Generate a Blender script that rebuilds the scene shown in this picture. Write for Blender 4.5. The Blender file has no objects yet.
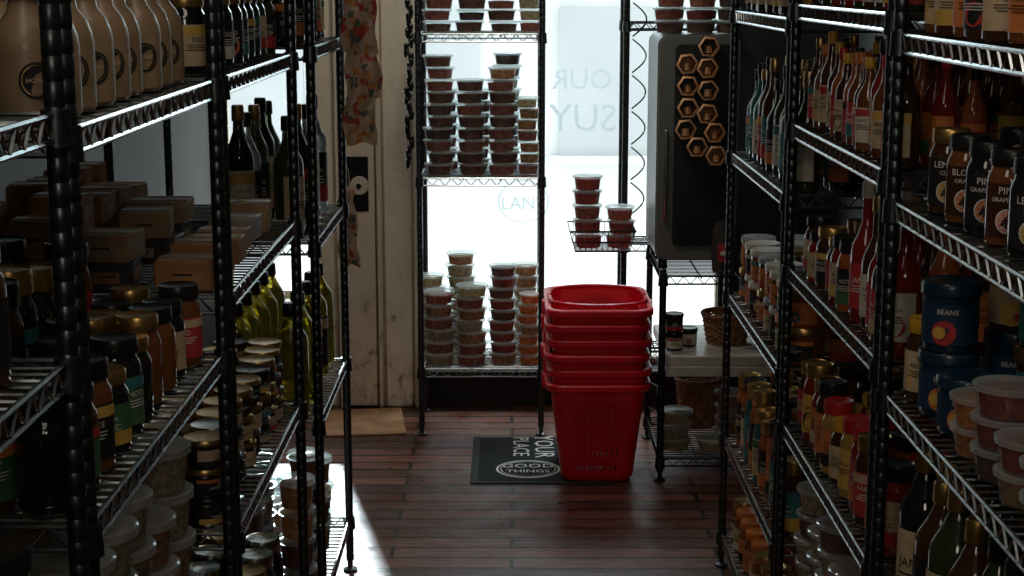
import bpy, math, random
from mathutils import Vector, Matrix
random.seed(7)
R = random.uniform
scene = bpy.context.scene
COL = scene.collection
for a_,v_ in (('view_transform','Standard'),('look','None')):
    try: setattr(scene.view_settings,a_,v_)
    except Exception as e: print('VS',a_,e)

# ------------------------------------------------------------ materials
MATS = {}
def newmat(name):
    m = bpy.data.materials.new(name); m.use_nodes = True
    nt = m.node_tree; nt.nodes.clear()
    out = nt.nodes.new('ShaderNodeOutputMaterial')
    MATS[name] = m
    return m, nt, out
def pm(name, col, rough=.5, metal=0., trans=0., coat=0., var=.12, scale=30., ior=1.45, bump=0.):
    if name in MATS: return name
    if name[:4]=='lab_' or name[:2]=='g_':
        L=.3*col[0]+.6*col[1]+.1*col[2]; k=.08
        col=tuple((c*(1-k)+L*k)*.95 for c in col)
    m, nt, out = newmat(name)
    b = nt.nodes.new('ShaderNodeBsdfPrincipled')
    nt.links.new(b.outputs[0], out.inputs[0])
    b.inputs['Roughness'].default_value = rough
    b.inputs['Metallic'].default_value = metal
    b.inputs['Transmission Weight'].default_value = trans
    b.inputs['Coat Weight'].default_value = coat
    b.inputs['IOR'].default_value = ior
    tc = nt.nodes.new('ShaderNodeTexCoord')
    n = nt.nodes.new('ShaderNodeTexNoise'); n.inputs['Scale'].default_value = scale
    n.inputs['Detail'].default_value = 3
    nt.links.new(tc.outputs['Object'], n.inputs['Vector'])
    r = nt.nodes.new('ShaderNodeValToRGB')
    c = col
    r.color_ramp.elements[0].position = .3; r.color_ramp.elements[1].position = .7
    r.color_ramp.elements[0].color = tuple(max(0, x*(1-var*1.5)) for x in c)+(1,)
    r.color_ramp.elements[1].color = tuple(min(1, x*(1+var)) for x in c)+(1,)
    nt.links.new(n.outputs['Fac'], r.inputs[0]); nt.links.new(r.outputs[0], b.inputs['Base Color'])
    if bump:
        bp = nt.nodes.new('ShaderNodeBump'); bp.inputs['Strength'].default_value = bump
        bp.inputs['Distance'].default_value = .01
        nt.links.new(n.outputs['Fac'], bp.inputs['Height']); nt.links.new(bp.outputs[0], b.inputs['Normal'])
    return name
def clear(name, tint=(.9,.95,.95), gloss=.12, milk=.12):
    m, nt, out = newmat(name)
    t = nt.nodes.new('ShaderNodeBsdfTransparent'); t.inputs[0].default_value = tint+(1,)
    d = nt.nodes.new('ShaderNodeBsdfTranslucent'); d.inputs[0].default_value = (.85,.9,.9,1)
    df = nt.nodes.new('ShaderNodeBsdfDiffuse'); df.inputs[0].default_value = (.8,.85,.85,1)
    g = nt.nodes.new('ShaderNodeBsdfGlossy'); g.inputs['Roughness'].default_value = .12
    ad = nt.nodes.new('ShaderNodeMixShader'); ad.inputs[0].default_value = .5
    a = nt.nodes.new('ShaderNodeMixShader'); a.inputs[0].default_value = milk
    b = nt.nodes.new('ShaderNodeMixShader'); b.inputs[0].default_value = gloss
    nt.links.new(d.outputs[0], ad.inputs[1]); nt.links.new(df.outputs[0], ad.inputs[2])
    nt.links.new(t.outputs[0], a.inputs[1]); nt.links.new(ad.outputs[0], a.inputs[2])
    nt.links.new(a.outputs[0], b.inputs[1]); nt.links.new(g.outputs[0], b.inputs[2])
    nt.links.new(b.outputs[0], out.inputs[0])
    return name
def transl(name, col, mix=.58, lo=.55, scale=90):
    m, nt, out = newmat(name)
    tc = nt.nodes.new('ShaderNodeTexCoord')
    n = nt.nodes.new('ShaderNodeTexNoise'); n.inputs['Scale'].default_value = scale
    nt.links.new(tc.outputs['Object'], n.inputs['Vector'])
    r = nt.nodes.new('ShaderNodeValToRGB')
    r.color_ramp.elements[0].position = .35; r.color_ramp.elements[1].position = .65
    r.color_ramp.elements[0].color = tuple(x*lo for x in col)+(1,)
    r.color_ramp.elements[1].color = tuple(min(1, x*(2-lo)*.85) for x in col)+(1,)
    nt.links.new(n.outputs['Fac'], r.inputs[0])
    t = nt.nodes.new('ShaderNodeBsdfTranslucent'); d = nt.nodes.new('ShaderNodeBsdfDiffuse')
    nt.links.new(r.outputs[0], t.inputs[0]); nt.links.new(r.outputs[0], d.inputs[0])
    a = nt.nodes.new('ShaderNodeMixShader'); a.inputs[0].default_value = mix
    nt.links.new(d.outputs[0], a.inputs[1]); nt.links.new(t.outputs[0], a.inputs[2])
    nt.links.new(a.outputs[0], out.inputs[0])
    return name

pm('chrome_wire', (.44,.49,.51), .26, 1.0, var=.15, scale=60)
pm('dark_post', (.07,.08,.085), .32, .9, var=.2, scale=80)  # backlit shade of the metal posts is put into this colour
pm('black_plastic', (.012,.013,.015), .35)
pm('black_iron', (.02,.02,.022), .4, .6)
pm('g_amber', (.17,.055,.013), .1, coat=.5); pm('g_brown', (.06,.023,.010), .1, coat=.5)
pm('g_red', (.24,.016,.010), .1, coat=.5); pm('g_orange', (.36,.09,.012), .1, coat=.5)
pm('g_green', (.025,.045,.014), .1, coat=.5); pm('g_yellow', (.42,.24,.04), .12, coat=.5)
pm('g_dark', (.010,.012,.011), .06, coat=.6); pm('g_teal', (.015,.11,.11), .1, coat=.5)
pm('g_cream', (.27,.175,.095), .4, coat=.1); pm('g_pink', (.45,.09,.05), .12, coat=.5)
pm('lid_black', (.012,.012,.012), .3); pm('lid_gold', (.60,.38,.13), .3, .9)
pm('lid_white', (.58,.55,.48), .35); pm('lid_red', (.46,.02,.02), .3); pm('lid_yellow', (.62,.34,.03), .35)
pm('lid_silver', (.55,.56,.54), .25, 1.); pm('lid_green', (.03,.20,.07), .35); pm('lid_orange', (.60,.17,.03), .35)
pm('lab_white', (.66,.60,.48), .6); pm('lab_cream', (.60,.44,.25), .6); pm('lab_orange', (.66,.19,.035), .55)
pm('lab_yellow', (.68,.40,.05), .55); pm('lab_red', (.50,.03,.03), .55); pm('lab_black', (.016,.016,.016), .5)
pm('lab_teal', (.03,.20,.22), .55); pm('lab_blue', (.012,.04,.09), .5); pm('lab_green', (.05,.15,.06), .55)
pm('lab_pink', (.75,.28,.22), .55)
pm('ink', (.03,.025,.02), .6); pm('ink_white', (.74,.72,.66), .6)
pm('blue_plastic', (.008,.030,.058), .3, coat=.3); pm('red_plastic', (.74,.008,.024), .36, coat=.2, var=.08, scale=8)
pm('cardboard', (.36,.17,.07), .8, var=.2, scale=14); pm('cardboard_light', (.36,.22,.12), .8, var=.15)
pm('packing_tape', (.30,.18,.08), .3)
pm('box_white', (.30,.25,.19), .6); pm('box_dark', (.04,.035,.032), .6)
pm('olive_oil_glass', (.76,.70,.06), .04, trans=.92, var=.02)
pm('wine_glass', (.12,.14,.06), .04, trans=.7, var=.02)
pm('clear_glass', (.85,.9,.9), .03, trans=.95, var=.01)
clear('clear_plastic', gloss=.08, milk=.09); clear('frost_lid', gloss=.10, milk=.42); clear('window_glass', (.98,1,1), .03, .0)
transl('c_brown', (.24,.075,.035)); transl('c_dark', (.11,.04,.025)); transl('c_red', (.48,.07,.035))
transl('c_tan', (.58,.31,.14)); transl('c_orange', (.84,.30,.05)); transl('c_cream', (.66,.51,.33)); transl('c_pinkish', (.50,.16,.10))
pm('grey_paint', (.15,.16,.155), .35, .2, var=.06, scale=5); pm('panel_dark', (.022,.025,.026), .3, .2)
pm('copper', (.85,.48,.25), .35, .6); pm('copper_dull', (.34,.15,.06), .5, .3)
pm('wicker', (.35,.16,.07), .7, var=.4, scale=60, bump=.4)
pm('white_counter', (.52,.49,.42), .35)
pm('mat_rubber', (.010,.012,.014), .9, var=.3, scale=300, bump=.5)
pm('mat_border', (.022,.026,.028), .8)
transl('decal', (.36,.39,.41), .9, .97); transl('decal_faint', (.44,.50,.52), .9, .97)
pm('facade_a', (.70,.72,.72), .8, var=.05, scale=2); pm('facade_b', (.48,.51,.52), .6, var=.05, scale=2)
pm('threshold_wood', (.42,.22,.11), .5, var=.3, scale=10)

def paint(name, base, worn, wear=.62, sc=(9,9,3)):
    m, nt, out = newmat(name)
    b = nt.nodes.new('ShaderNodeBsdfPrincipled'); nt.links.new(b.outputs[0], out.inputs[0])
    tc = nt.nodes.new('ShaderNodeTexCoord')
    mp = nt.nodes.new('ShaderNodeMapping'); mp.inputs['Scale'].default_value = sc
    n = nt.nodes.new('ShaderNodeTexNoise'); n.inputs['Scale'].default_value = 3; n.inputs['Detail'].default_value = 9; n.inputs['Roughness'].default_value=.7
    nt.links.new(tc.outputs['Object'], mp.inputs[0]); nt.links.new(mp.outputs[0], n.inputs['Vector'])
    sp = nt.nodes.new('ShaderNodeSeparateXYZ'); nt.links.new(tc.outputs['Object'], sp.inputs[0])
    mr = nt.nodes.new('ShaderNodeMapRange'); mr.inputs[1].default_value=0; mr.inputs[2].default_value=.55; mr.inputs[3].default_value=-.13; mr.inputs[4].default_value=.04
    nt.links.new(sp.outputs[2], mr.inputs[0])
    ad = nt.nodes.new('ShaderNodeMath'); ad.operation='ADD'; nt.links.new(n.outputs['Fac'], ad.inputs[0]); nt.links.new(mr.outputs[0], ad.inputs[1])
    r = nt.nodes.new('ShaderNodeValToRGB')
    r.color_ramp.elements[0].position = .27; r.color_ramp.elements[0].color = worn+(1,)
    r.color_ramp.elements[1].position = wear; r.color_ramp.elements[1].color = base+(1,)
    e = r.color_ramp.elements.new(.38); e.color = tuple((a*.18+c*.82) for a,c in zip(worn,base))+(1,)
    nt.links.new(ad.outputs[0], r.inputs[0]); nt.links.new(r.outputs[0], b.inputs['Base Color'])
    b.inputs['Roughness'].default_value = .55
    bp = nt.nodes.new('ShaderNodeBump'); bp.inputs['Strength'].default_value = .15
    nt.links.new(n.outputs['Fac'], bp.inputs['Height']); nt.links.new(bp.outputs[0], b.inputs['Normal'])
    return name
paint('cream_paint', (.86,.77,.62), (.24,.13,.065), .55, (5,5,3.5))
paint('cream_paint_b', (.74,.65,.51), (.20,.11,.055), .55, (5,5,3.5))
paint('dim_wall', (.018,.021,.022), (.013,.012,.011))
paint('kick_panel', (.014,.014,.015), (.008,.008,.008))
paint('ceiling_paint', (.20,.21,.20), (.18,.17,.16))

def floor_mat():
    m, nt, out = newmat('plank_floor')
    b = nt.nodes.new('ShaderNodeBsdfPrincipled'); nt.links.new(b.outputs[0], out.inputs[0])
    tc = nt.nodes.new('ShaderNodeTexCoord')
    br = nt.nodes.new('ShaderNodeTexBrick')
    br.inputs['Scale'].default_value = 1; br.inputs['Brick Width'].default_value = .95
    br.inputs['Row Height'].default_value = .085; br.inputs['Mortar Size'].default_value = .006
    br.inputs['Mortar Smooth'].default_value = .15; br.inputs['Bias'].default_value = 0
    br.offset = .37; br.offset_frequency = 2
    br.inputs['Color1'].default_value = (.085,.030,.019,1); br.inputs['Color2'].default_value = (.27,.105,.066,1)
    br.inputs['Mortar'].default_value = (.002,.002,.002,1)
    nt.links.new(tc.outputs['Object'], br.inputs['Vector'])
    mp = nt.nodes.new('ShaderNodeMapping'); mp.inputs['Scale'].default_value = (3,45,1)
    n = nt.nodes.new('ShaderNodeTexNoise'); n.inputs['Scale'].default_value = 2; n.inputs['Detail'].default_value = 6
    nt.links.new(tc.outputs['Object'], mp.inputs[0]); nt.links.new(mp.outputs[0], n.inputs['Vector'])
    mx = nt.nodes.new('ShaderNodeMixRGB'); mx.blend_type = 'MULTIPLY'; mx.inputs[0].default_value = .85
    r = nt.nodes.new('ShaderNodeValToRGB'); r.color_ramp.elements[0].position=.3; r.color_ramp.elements[1].position=.7
    r.color_ramp.elements[0].color = (.3,.28,.28,1); r.color_ramp.elements[1].color=(1.25,1.15,1.1,1)
    nt.links.new(n.outputs['Fac'], r.inputs[0]); nt.links.new(br.outputs['Color'], mx.inputs[1]); nt.links.new(r.outputs[0], mx.inputs[2])
    nt.links.new(mx.outputs[0], b.inputs['Base Color'])
    n2 = nt.nodes.new('ShaderNodeTexNoise'); n2.inputs['Scale'].default_value = 9; n2.inputs['Detail'].default_value = 8
    nt.links.new(tc.outputs['Object'], n2.inputs['Vector'])
    mr = nt.nodes.new('ShaderNodeMapRange'); mr.inputs[1].default_value=.3; mr.inputs[2].default_value=.7; mr.inputs[3].default_value=.26; mr.inputs[4].default_value=.58
    nt.links.new(n2.outputs['Fac'], mr.inputs[0]); nt.links.new(mr.outputs[0], b.inputs['Roughness'])
    bp = nt.nodes.new('ShaderNodeBump'); bp.inputs['Strength'].default_value=.9; bp.inputs['Distance'].default_value=.008
    ma = nt.nodes.new('ShaderNodeMath'); ma.operation='MULTIPLY_ADD'; ma.inputs[1].default_value=-1.; ma.inputs[2].default_value=1.
    nt.links.new(br.outputs['Fac'], ma.inputs[0])
    ad = nt.nodes.new('ShaderNodeMath'); ad.operation='MULTIPLY_ADD'; ad.inputs[1].default_value=.4
    nt.links.new(n.outputs['Fac'], ad.inputs[0]); nt.links.new(ma.outputs[0], ad.inputs[2])
    nt.links.new(ad.outputs[0], bp.inputs['Height']); nt.links.new(bp.outputs[0], b.inputs['Normal'])
    b.inputs['Specular IOR Level'].default_value = .45
floor_mat()
def floral():
    m, nt, out = newmat('floral_fabric')
    b = nt.nodes.new('ShaderNodeBsdfPrincipled')
    tr = nt.nodes.new('ShaderNodeBsdfTranslucent'); mixs=nt.nodes.new('ShaderNodeMixShader'); mixs.inputs[0].default_value=.3
    nt.links.new(b.outputs[0], mixs.inputs[1]); nt.links.new(tr.outputs[0], mixs.inputs[2]); nt.links.new(mixs.outputs[0], out.inputs[0])
    tc = nt.nodes.new('ShaderNodeTexCoord'); v = nt.nodes.new('ShaderNodeTexVoronoi'); v.inputs['Scale'].default_value=60
    nt.links.new(tc.outputs['Object'], v.inputs['Vector'])
    r = nt.nodes.new('ShaderNodeValToRGB'); r.color_ramp.interpolation='CONSTANT'
    cs=[(0,(.52,.40,.28)),(.3,(.50,.08,.07)),(.42,(.62,.50,.38)),(.6,(.12,.17,.13)),(.72,(.64,.46,.37)),(.88,(.62,.30,.10))]
    el=r.color_ramp.elements
    el[0].color=cs[0][1]+(1,); el[1].position=.3; el[1].color=cs[1][1]+(1,)
    for p,c in cs[2:]:
        e=el.new(p); e.color=c+(1,)
    s=nt.nodes.new('ShaderNodeSeparateColor'); nt.links.new(v.outputs['Color'], s.inputs[0])
    nt.links.new(s.outputs[0], r.inputs[0]); nt.links.new(r.outputs[0], b.inputs['Base Color']); nt.links.new(r.outputs[0], tr.inputs[0]); b.inputs['Roughness'].default_value=.35
floral()

# ------------------------------------------------------------ mesh builder
_txt = {}
def text_geo(s):
    if s in _txt: return _txt[s]
    cu = bpy.data.curves.new('tmp', 'FONT'); cu.body = s; cu.align_x='CENTER'; cu.align_y='CENTER'; cu.size=1; cu.resolution_u=2
    o = bpy.data.objects.new('tmp', cu); COL.objects.link(o)
    dg = bpy.context.evaluated_depsgraph_get(); dg.update()
    me = o.evaluated_get(dg).to_mesh()
    g = ([tuple(v.co) for v in me.vertices], [tuple(p.vertices) for p in me.polygons])
    o.evaluated_get(dg).to_mesh_clear()
    bpy.data.objects.remove(o); bpy.data.curves.remove(cu)
    _txt[s] = g
    return g
class MB:
    def __init__(s): s.v=[]; s.f=[]; s.m=[]; s.sm=[]; s.slots=[]
    def slot(s, n):
        if n not in s.slots: s.slots.append(n)
        return s.slots.index(n)
    def face(s, idx, mat, smooth=True):
        s.f.append(idx); s.m.append(s.slot(mat)); s.sm.append(smooth)
    def lathe(s, cx, cy, cz, prof, n=16, sx=1., sy=1.):
        rings=[]
        for (r,z,mt) in prof:
            if r<=1e-6:
                s.v.append((cx,cy,cz+z)); rings.append([len(s.v)-1]*n)
            else:
                st=len(s.v)
                for i in range(n):
                    a=2*math.pi*i/n; s.v.append((cx+r*sx*math.cos(a), cy+r*sy*math.sin(a), cz+z))
                rings.append(list(range(st,st+n)))
        for k in range(1,len(prof)):
            A,B=rings[k-1],rings[k]; mt=prof[k][2]
            for i in range(n):
                j=(i+1)%n
                q=[A[i],A[j],B[j],B[i]]
                qq=[]
                for t in q:
                    if t not in qq: qq.append(t)
                if len(qq)>2: s.face(tuple(qq), mt, True)
    def box(s, cx,cy,cz,sx,sy,sz,mat,rot=0,bev=0.):
        c,sn=math.cos(rot),math.sin(rot)
        hx,hy,hz=sx/2,sy/2,sz/2
        def add(p):
            x,y,z=p; s.v.append((cx+x*c-y*sn, cy+x*sn+y*c, cz+z)); return len(s.v)-1
        if bev<=0:
            i=[add((a*hx,b*hy,d*hz)) for a in(-1,1) for b in(-1,1) for d in(-1,1)]
            for q in ((0,1,3,2),(4,6,7,5),(0,4,5,1),(2,3,7,6),(0,2,6,4),(1,5,7,3)):
                s.face(tuple(i[t] for t in q),mat,False)
        else:
            e=bev; ids={}
            for a in(-1,1):
                for b in(-1,1):
                    for d in(-1,1):
                        ids[a,b,d,'x']=add((a*hx,b*(hy-e),d*(hz-e)))
                        ids[a,b,d,'y']=add((a*(hx-e),b*hy,d*(hz-e)))
                        ids[a,b,d,'z']=add((a*(hx-e),b*(hy-e),d*hz))
            for t in(-1,1):
                s.face(tuple(ids[t,b,d,'x'] for b,d in((-1,-1),(1,-1),(1,1),(-1,1))),mat,False)
                s.face(tuple(ids[a,t,d,'y'] for a,d in((-1,-1),(1,-1),(1,1),(-1,1))),mat,False)
                s.face(tuple(ids[a,b,t,'z'] for a,b in((-1,-1),(1,-1),(1,1),(-1,1))),mat,False)
            for p in(-1,1):
                for q in(-1,1):
                    s.face((ids[p,q,-1,'x'],ids[p,q,1,'x'],ids[p,q,1,'y'],ids[p,q,-1,'y']),mat,False)
                    s.face((ids[p,-1,q,'x'],ids[p,1,q,'x'],ids[p,1,q,'z'],ids[p,-1,q,'z']),mat,False)
                    s.face((ids[-1,p,q,'y'],ids[1,p,q,'y'],ids[1,p,q,'z'],ids[-1,p,q,'z']),mat,False)
                    for d in(-1,1): s.face((ids[p,q,d,'x'],ids[p,q,d,'y'],ids[p,q,d,'z']),mat,False)
    def tube(s, pts, r, mat, n=6, closed=False):
        pts=[Vector(p) for p in pts]; N=len(pts); rings=[]
        for k,p in enumerate(pts):
            if closed: d=pts[(k+1)%N]-pts[k-1]
            else: d=pts[min(k+1,N-1)]-pts[max(k-1,0)]
            d.normalize()
            up=Vector((0,0,1)) if abs(d.z)<.9 else Vector((1,0,0))
            a=d.cross(up).normalized(); b=d.cross(a)
            st=len(s.v)
            for i in range(n):
                t=2*math.pi*i/n; q=p+a*(r*math.cos(t))+b*(r*math.sin(t)); s.v.append(tuple(q))
            rings.append(st)
        for k in range(N if closed else N-1):
            A=rings[k];B=rings[(k+1)%N]
            for i in range(n):
                j=(i+1)%n; s.face((A+i,A+j,B+j,B+i),mat,True)
        if not closed:
            s.face(tuple(rings[0]+i for i in range(n)),mat,False); s.face(tuple(rings[-1]+i for i in range(n)),mat,False)
    def patch(s, cx,cy,r,z0,z1,a0,a1,mat,n=8):
        st=len(s.v)
        for i in range(n+1):
            a=a0+(a1-a0)*i/n
            s.v.append((cx+r*math.cos(a),cy+r*math.sin(a),z0)); s.v.append((cx+r*math.cos(a),cy+r*math.sin(a),z1))
        for i in range(n):
            s.face((st+2*i,st+2*i+2,st+2*i+3,st+2*i+1),mat,True)
    def disc(s, cx,cy,cz,r,face,rad,mat,n=16,inner=0):
        st=len(s.v)
        for i in range(n):
            t=2*math.pi*i/n
            for rr in ((rad,inner) if inner else (rad,)):
                a=face+rr*math.cos(t)/r
                s.v.append((cx+r*math.cos(a),cy+r*math.sin(a),cz+rr*math.sin(t)))
        if inner:
            for i in range(n):
                j=(i+1)%n; s.face((st+2*i,st+2*j,st+2*j+1,st+2*i+1),mat,False)
        else: s.face(tuple(st+i for i in range(n)),mat,False)
    def text_cyl(s, txt,size,cx,cy,cz,r,face,mat):
        V,F=text_geo(txt); st=len(s.v)
        for x,y,z in V:
            a=face+x*size/r; s.v.append((cx+r*math.cos(a),cy+r*math.sin(a),cz+y*size))
        for f in F: s.face(tuple(st+i for i in f),mat,False)
    def text_flat(s, txt,size,org,ax,ay,mat):
        V,F=text_geo(txt); st=len(s.v); o=Vector(org);ax=Vector(ax);ay=Vector(ay)
        for x,y,z in V: s.v.append(tuple(o+ax*(x*size)+ay*(y*size)))
        for f in F: s.face(tuple(st+i for i in f),mat,False)
    def grid(s, P, mat, smooth=True):
        st=len(s.v); nr=len(P);nc=len(P[0])
        for row in P:
            for p in row: s.v.append(tuple(p))
        for i in range(nr-1):
            for j in range(nc-1):
                a=st+i*nc+j; s.face((a,a+1,a+nc+1,a+nc),mat,smooth)
    def build(s, name, parent=None):
        me=bpy.data.meshes.new(name); me.from_pydata(s.v,[],s.f)
        for n in s.slots: me.materials.append(bpy.data.materials[n])
        me.polygons.foreach_set('material_index',s.m); me.polygons.foreach_set('use_smooth',s.sm)
        me.update()
        import bmesh
        bm=bmesh.new(); bm.from_mesh(me); bmesh.ops.recalc_face_normals(bm,faces=bm.faces); bm.to_mesh(me); bm.free()
        try: me.set_sharp_from_angle(angle=math.radians(38))
        except Exception: pass
        o=bpy.data.objects.new(name,me); COL.objects.link(o)
        if parent: o.parent=parent
        return o

# ------------------------------------------------------------ products
LABS=['lab_white','lab_cream','lab_orange','lab_yellow','lab_red','lab_black','lab_orange','lab_green','lab_yellow','lab_red','lab_teal']
WORDS=['JAM','HOT','SAUCE','OLIVE','FARM','FRESH','RED','MILD','GOLD','PURE','BEST']
def label(mb,cx,cy,r,z0,z1,face,half,base,acc,ink='ink'):
    if base in('lab_black','lab_blue','lab_red','lab_green','lab_teal'): ink='ink_white'
    mb.patch(cx,cy,r+.0008,z0,z1,face-half,face+half,base)
    h=z1-z0; k=random.random()
    if k<.4:
        mb.patch(cx,cy,r+.0014,z1-h*.24,z1-h*.04,face-half,face+half,acc)
    elif k<.7: mb.disc(cx,cy,z0+h*.30,r+.0014,face,min(h*.26,r*.6),acc)
    else: mb.patch(cx,cy,r+.0014,z0,z0+h*.34,face-half,face+half,acc)
    wd=C(WORDS); mb.text_cyl(wd,min(h*.17,r*1.4*half/len(wd)),cx,cy,z0+h*.64,r+.002,face,ink)
    for t in (.50,.44,.38):
        w=half*R(.25,.55); mb.patch(cx,cy,r+.002,z0+h*t,z0+h*(t+.02),face-w,face+w,ink,4)
C=random.choice
def jar(mb,x,y,z,r,h,body,lid,lab=None,face=0,acc='lab_red',n=16,half=1.1):
    g,l=body,lid
    mb.lathe(x,y,z,[(0,0,g),(r*.86,0,g),(r*.97,h*.02,g),(r,h*.06,g),(r,h*.68,g),(r*.95,h*.74,g),(r*.84,h*.79,g),(r*.82,h*.83,g),
      (r*.88,h*.83,l),(r*.9,h*.85,l),(r*.9,h*.97,l),(r*.86,h,l),(r*.8,h*.99,l),(0,h*.985,l)],n)
    if lab: label(mb,x,y,r,z+h*.12,z+h*.62,face,half,lab,acc)
def jug(mb,x,y,z,r,h,face):
    g='g_cream'; l='lid_black'
    mb.lathe(x,y,z,[(0,0,g),(r*.88,0,g),(r,h*.03,g),(r,h*.50,g),(r*.95,h*.58,g),(r*.78,h*.68,g),(r*.5,h*.76,g),(r*.45,h*.84,g),
      (r*.55,h*.84,l),(r*.55,h*.98,l),(r*.5,h,l),(0,h,l)],18)
    mb.disc(x,y,z+h*.30,r+.0012,face,r*.56,'lab_black',20); mb.disc(x,y,z+h*.30,r+.0018,face,r*.48,'lid_gold',20,r*.45)
    mb.text_cyl('HONEY',r*.2,x,y,z+h*.30,r+.002,face,'lab_cream')
def bottle(mb,x,y,z,r,h,body,cap,lab=None,face=0,acc='lab_yellow',n=14,sh=.58):
    g,l=body,cap
    mb.lathe(x,y,z,[(0,0,g),(r*.88,0,g),(r,h*.02,g),(r,h*sh,g),(r*.93,h*(sh+.05),g),(r*.6,h*(sh+.13),g),(r*.38,h*(sh+.2),g),(r*.34,h*.88,g),
      (r*.42,h*.88,l),(r*.44,h*.89,l),(r*.42,h*.985,l),(r*.36,h,l),(0,h,l)],n)
    if lab: label(mb,x,y,r,z+h*.1,z+h*(sh-.08),face,1.15,lab,acc)
def tub(mb,x,y,z,r,h,content,n=18,fill=.8,lid='frost_lid',shell='clear_plastic'):
    mb.lathe(x,y,z,[(0,.002,content),(r*.80,.002,content),(r*.80+r*.12*fill,h*fill,content),(r*.5,h*(fill+.04),content),(0,h*(fill+.02),content)],n)
    mb.lathe(x,y,z,[(r*.84,0,shell),(r*.97,h*.86,shell)],n)
    mb.lathe(x,y,z,[(r*.97,h*.82,lid),(r*1.04,h*.82,lid),(r*1.05,h*.97,lid),(r*.98,h,lid),(r*.9,h*.97,lid),(0,h*.95,lid)],n)
def pot(mb,x,y,z,r,h,body,lid,lab=None,face=0,acc='lab_orange',n=20):
    mb.lathe(x,y,z,[(0,0,body),(r*.9,0,body),(r*.93,h*.03,body),(r*.98,h*.8,body),(r*1.0,h*.8,lid),(r*1.05,h*.82,lid),(r*1.05,h*.95,lid),(r,h,lid),(r*.9,h*.985,lid),(0,h*.98,lid)],n)
    if lab: label(mb,x,y,r*.99,z+h*.12,z+h*.68,face,1.1,lab,acc)
def carton(mb,x,y,z,sx,sy,sz,mat,rot=0,lab='lab_white'):
    mb.box(x,y,z+sz/2,sx,sy,sz,mat,rot,.003)
    c,s=math.cos(rot),math.sin(rot)
    def L(a,b): return (x+a*c-b*s,y+a*s+b*c)
    px,py=L(0,0); mb.box(px,py,z+sz+.0004,sx*1.0,.03,.0008,'packing_tape',rot)
    px,py=L(0,-sy/2-.0006); mb.box(px,py,z+sz*.5,sx*.5,.0012,sz*.4,lab,rot)
    px,py=L(0,-sy/2-.0014); mb.box(px,py,z+sz*.55,sx*.34,.001,sz*.07,'ink',rot)
    for sd in(-1,1):
        px,py=L(sd*(sx/2+.0006),0); mb.box(px,py,z+sz*.5,.0012,sy*.5,sz*.4,lab,rot)

# ------------------------------------------------------------ wire racks
def wire_shelf(mb,x0,x1,y0,y1,z,gap=.026,deck=True,m='chrome_wire'):
    zt=z-.003; zb=zt-gap
    cor=[(x0,y0),(x1,y0),(x1,y1),(x0,y1)]
    for k in range(4):
        a=cor[k];b=cor[(k+1)%4]
        mb.tube([(a[0],a[1],zt),(b[0],b[1],zt)],.0034,m,6); mb.tube([(a[0],a[1],zb),(b[0],b[1],zb)],.0034,m,6)
        L=math.hypot(b[0]-a[0],b[1]-a[1]); n=max(4,int(L/.022)); pts=[]
        for i in range(n+1):
            t=i/n; pts.append((a[0]+(b[0]-a[0])*t,a[1]+(b[1]-a[1])*t, zt if i%2 else zb))
        mb.tube(pts,.0026,m,4)
    if deck:
        n=int((y1-y0)/.026)
        for i in range(1,n):
            y=y0+(y1-y0)*i/n; mb.tube([(x0,y,zt-.002),(x1,y,zt-.002)],.0021,m,4)
        for t in (.33,.66):
            x=x0+(x1-x0)*t; mb.tube([(x,y0,zt-.006),(x,y1,zt-.006)],.003,m,5)
    for a in cor:
        mb.lathe(a[0],a[1],z-.036,[(.011,0,'dark_post'),(.017,.001,'dark_post'),(.015,.038,'dark_post'),(.011,.0385,'dark_post')],10)
def post(mb,x,y,z1,m='dark_post',r=.0112):
    pr=[(0,0,m),(.02,0,m),(.02,.006,m),(.008,.012,m),(.008,.03,m),(r,.032,m)]
    z=.05
    while z<z1:
        pr+= [(r,z,m),(r*.95,z+.001,m),(r*.95,z+.0022,m),(r,z+.0032,m)]; z+=.0254
    pr+=[(r,z1,m),(r*.7,z1+.006,m),(0,z1+.006,m)]
    mb.lathe(x,y,0,pr,10)
def rack(x0,x1,y0,y1,zs,H=1.88,name='wire_shelving_unit'):
    mb=MB()
    for x in(x0,x1):
        for y in(y0,y1): post(mb,x,y,H)
    for z in zs: wire_shelf(mb,x0,x1,y0,y1,z)
    return mb.build(name)

LX,LB=-.46,-.93; RX,RB=.60,1.07
LU=[(.74,1.615,[1.52,1.265,.85,.14]),(1.655,2.485,[1.5,1.07,.60,.14]),(2.53,3.36,[1.5,1.15,.75,.32,.12]),(3.68,4.32,[1.5,1.05,.62,.16])]
RU=[(1.62,2.50,[1.57,1.31,1.0,.62,.14]),(2.545,3.42,[1.60,1.35,1.04,.69,.30]),(3.465,4.36,[1.57,1.19,.80,.39,.10])]
for y0,y1,zs in LU: rack(LB,LX,y0,y1,zs)
for y0,y1,zs in RU: rack(RX,RB,y0,y1,zs)

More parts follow.
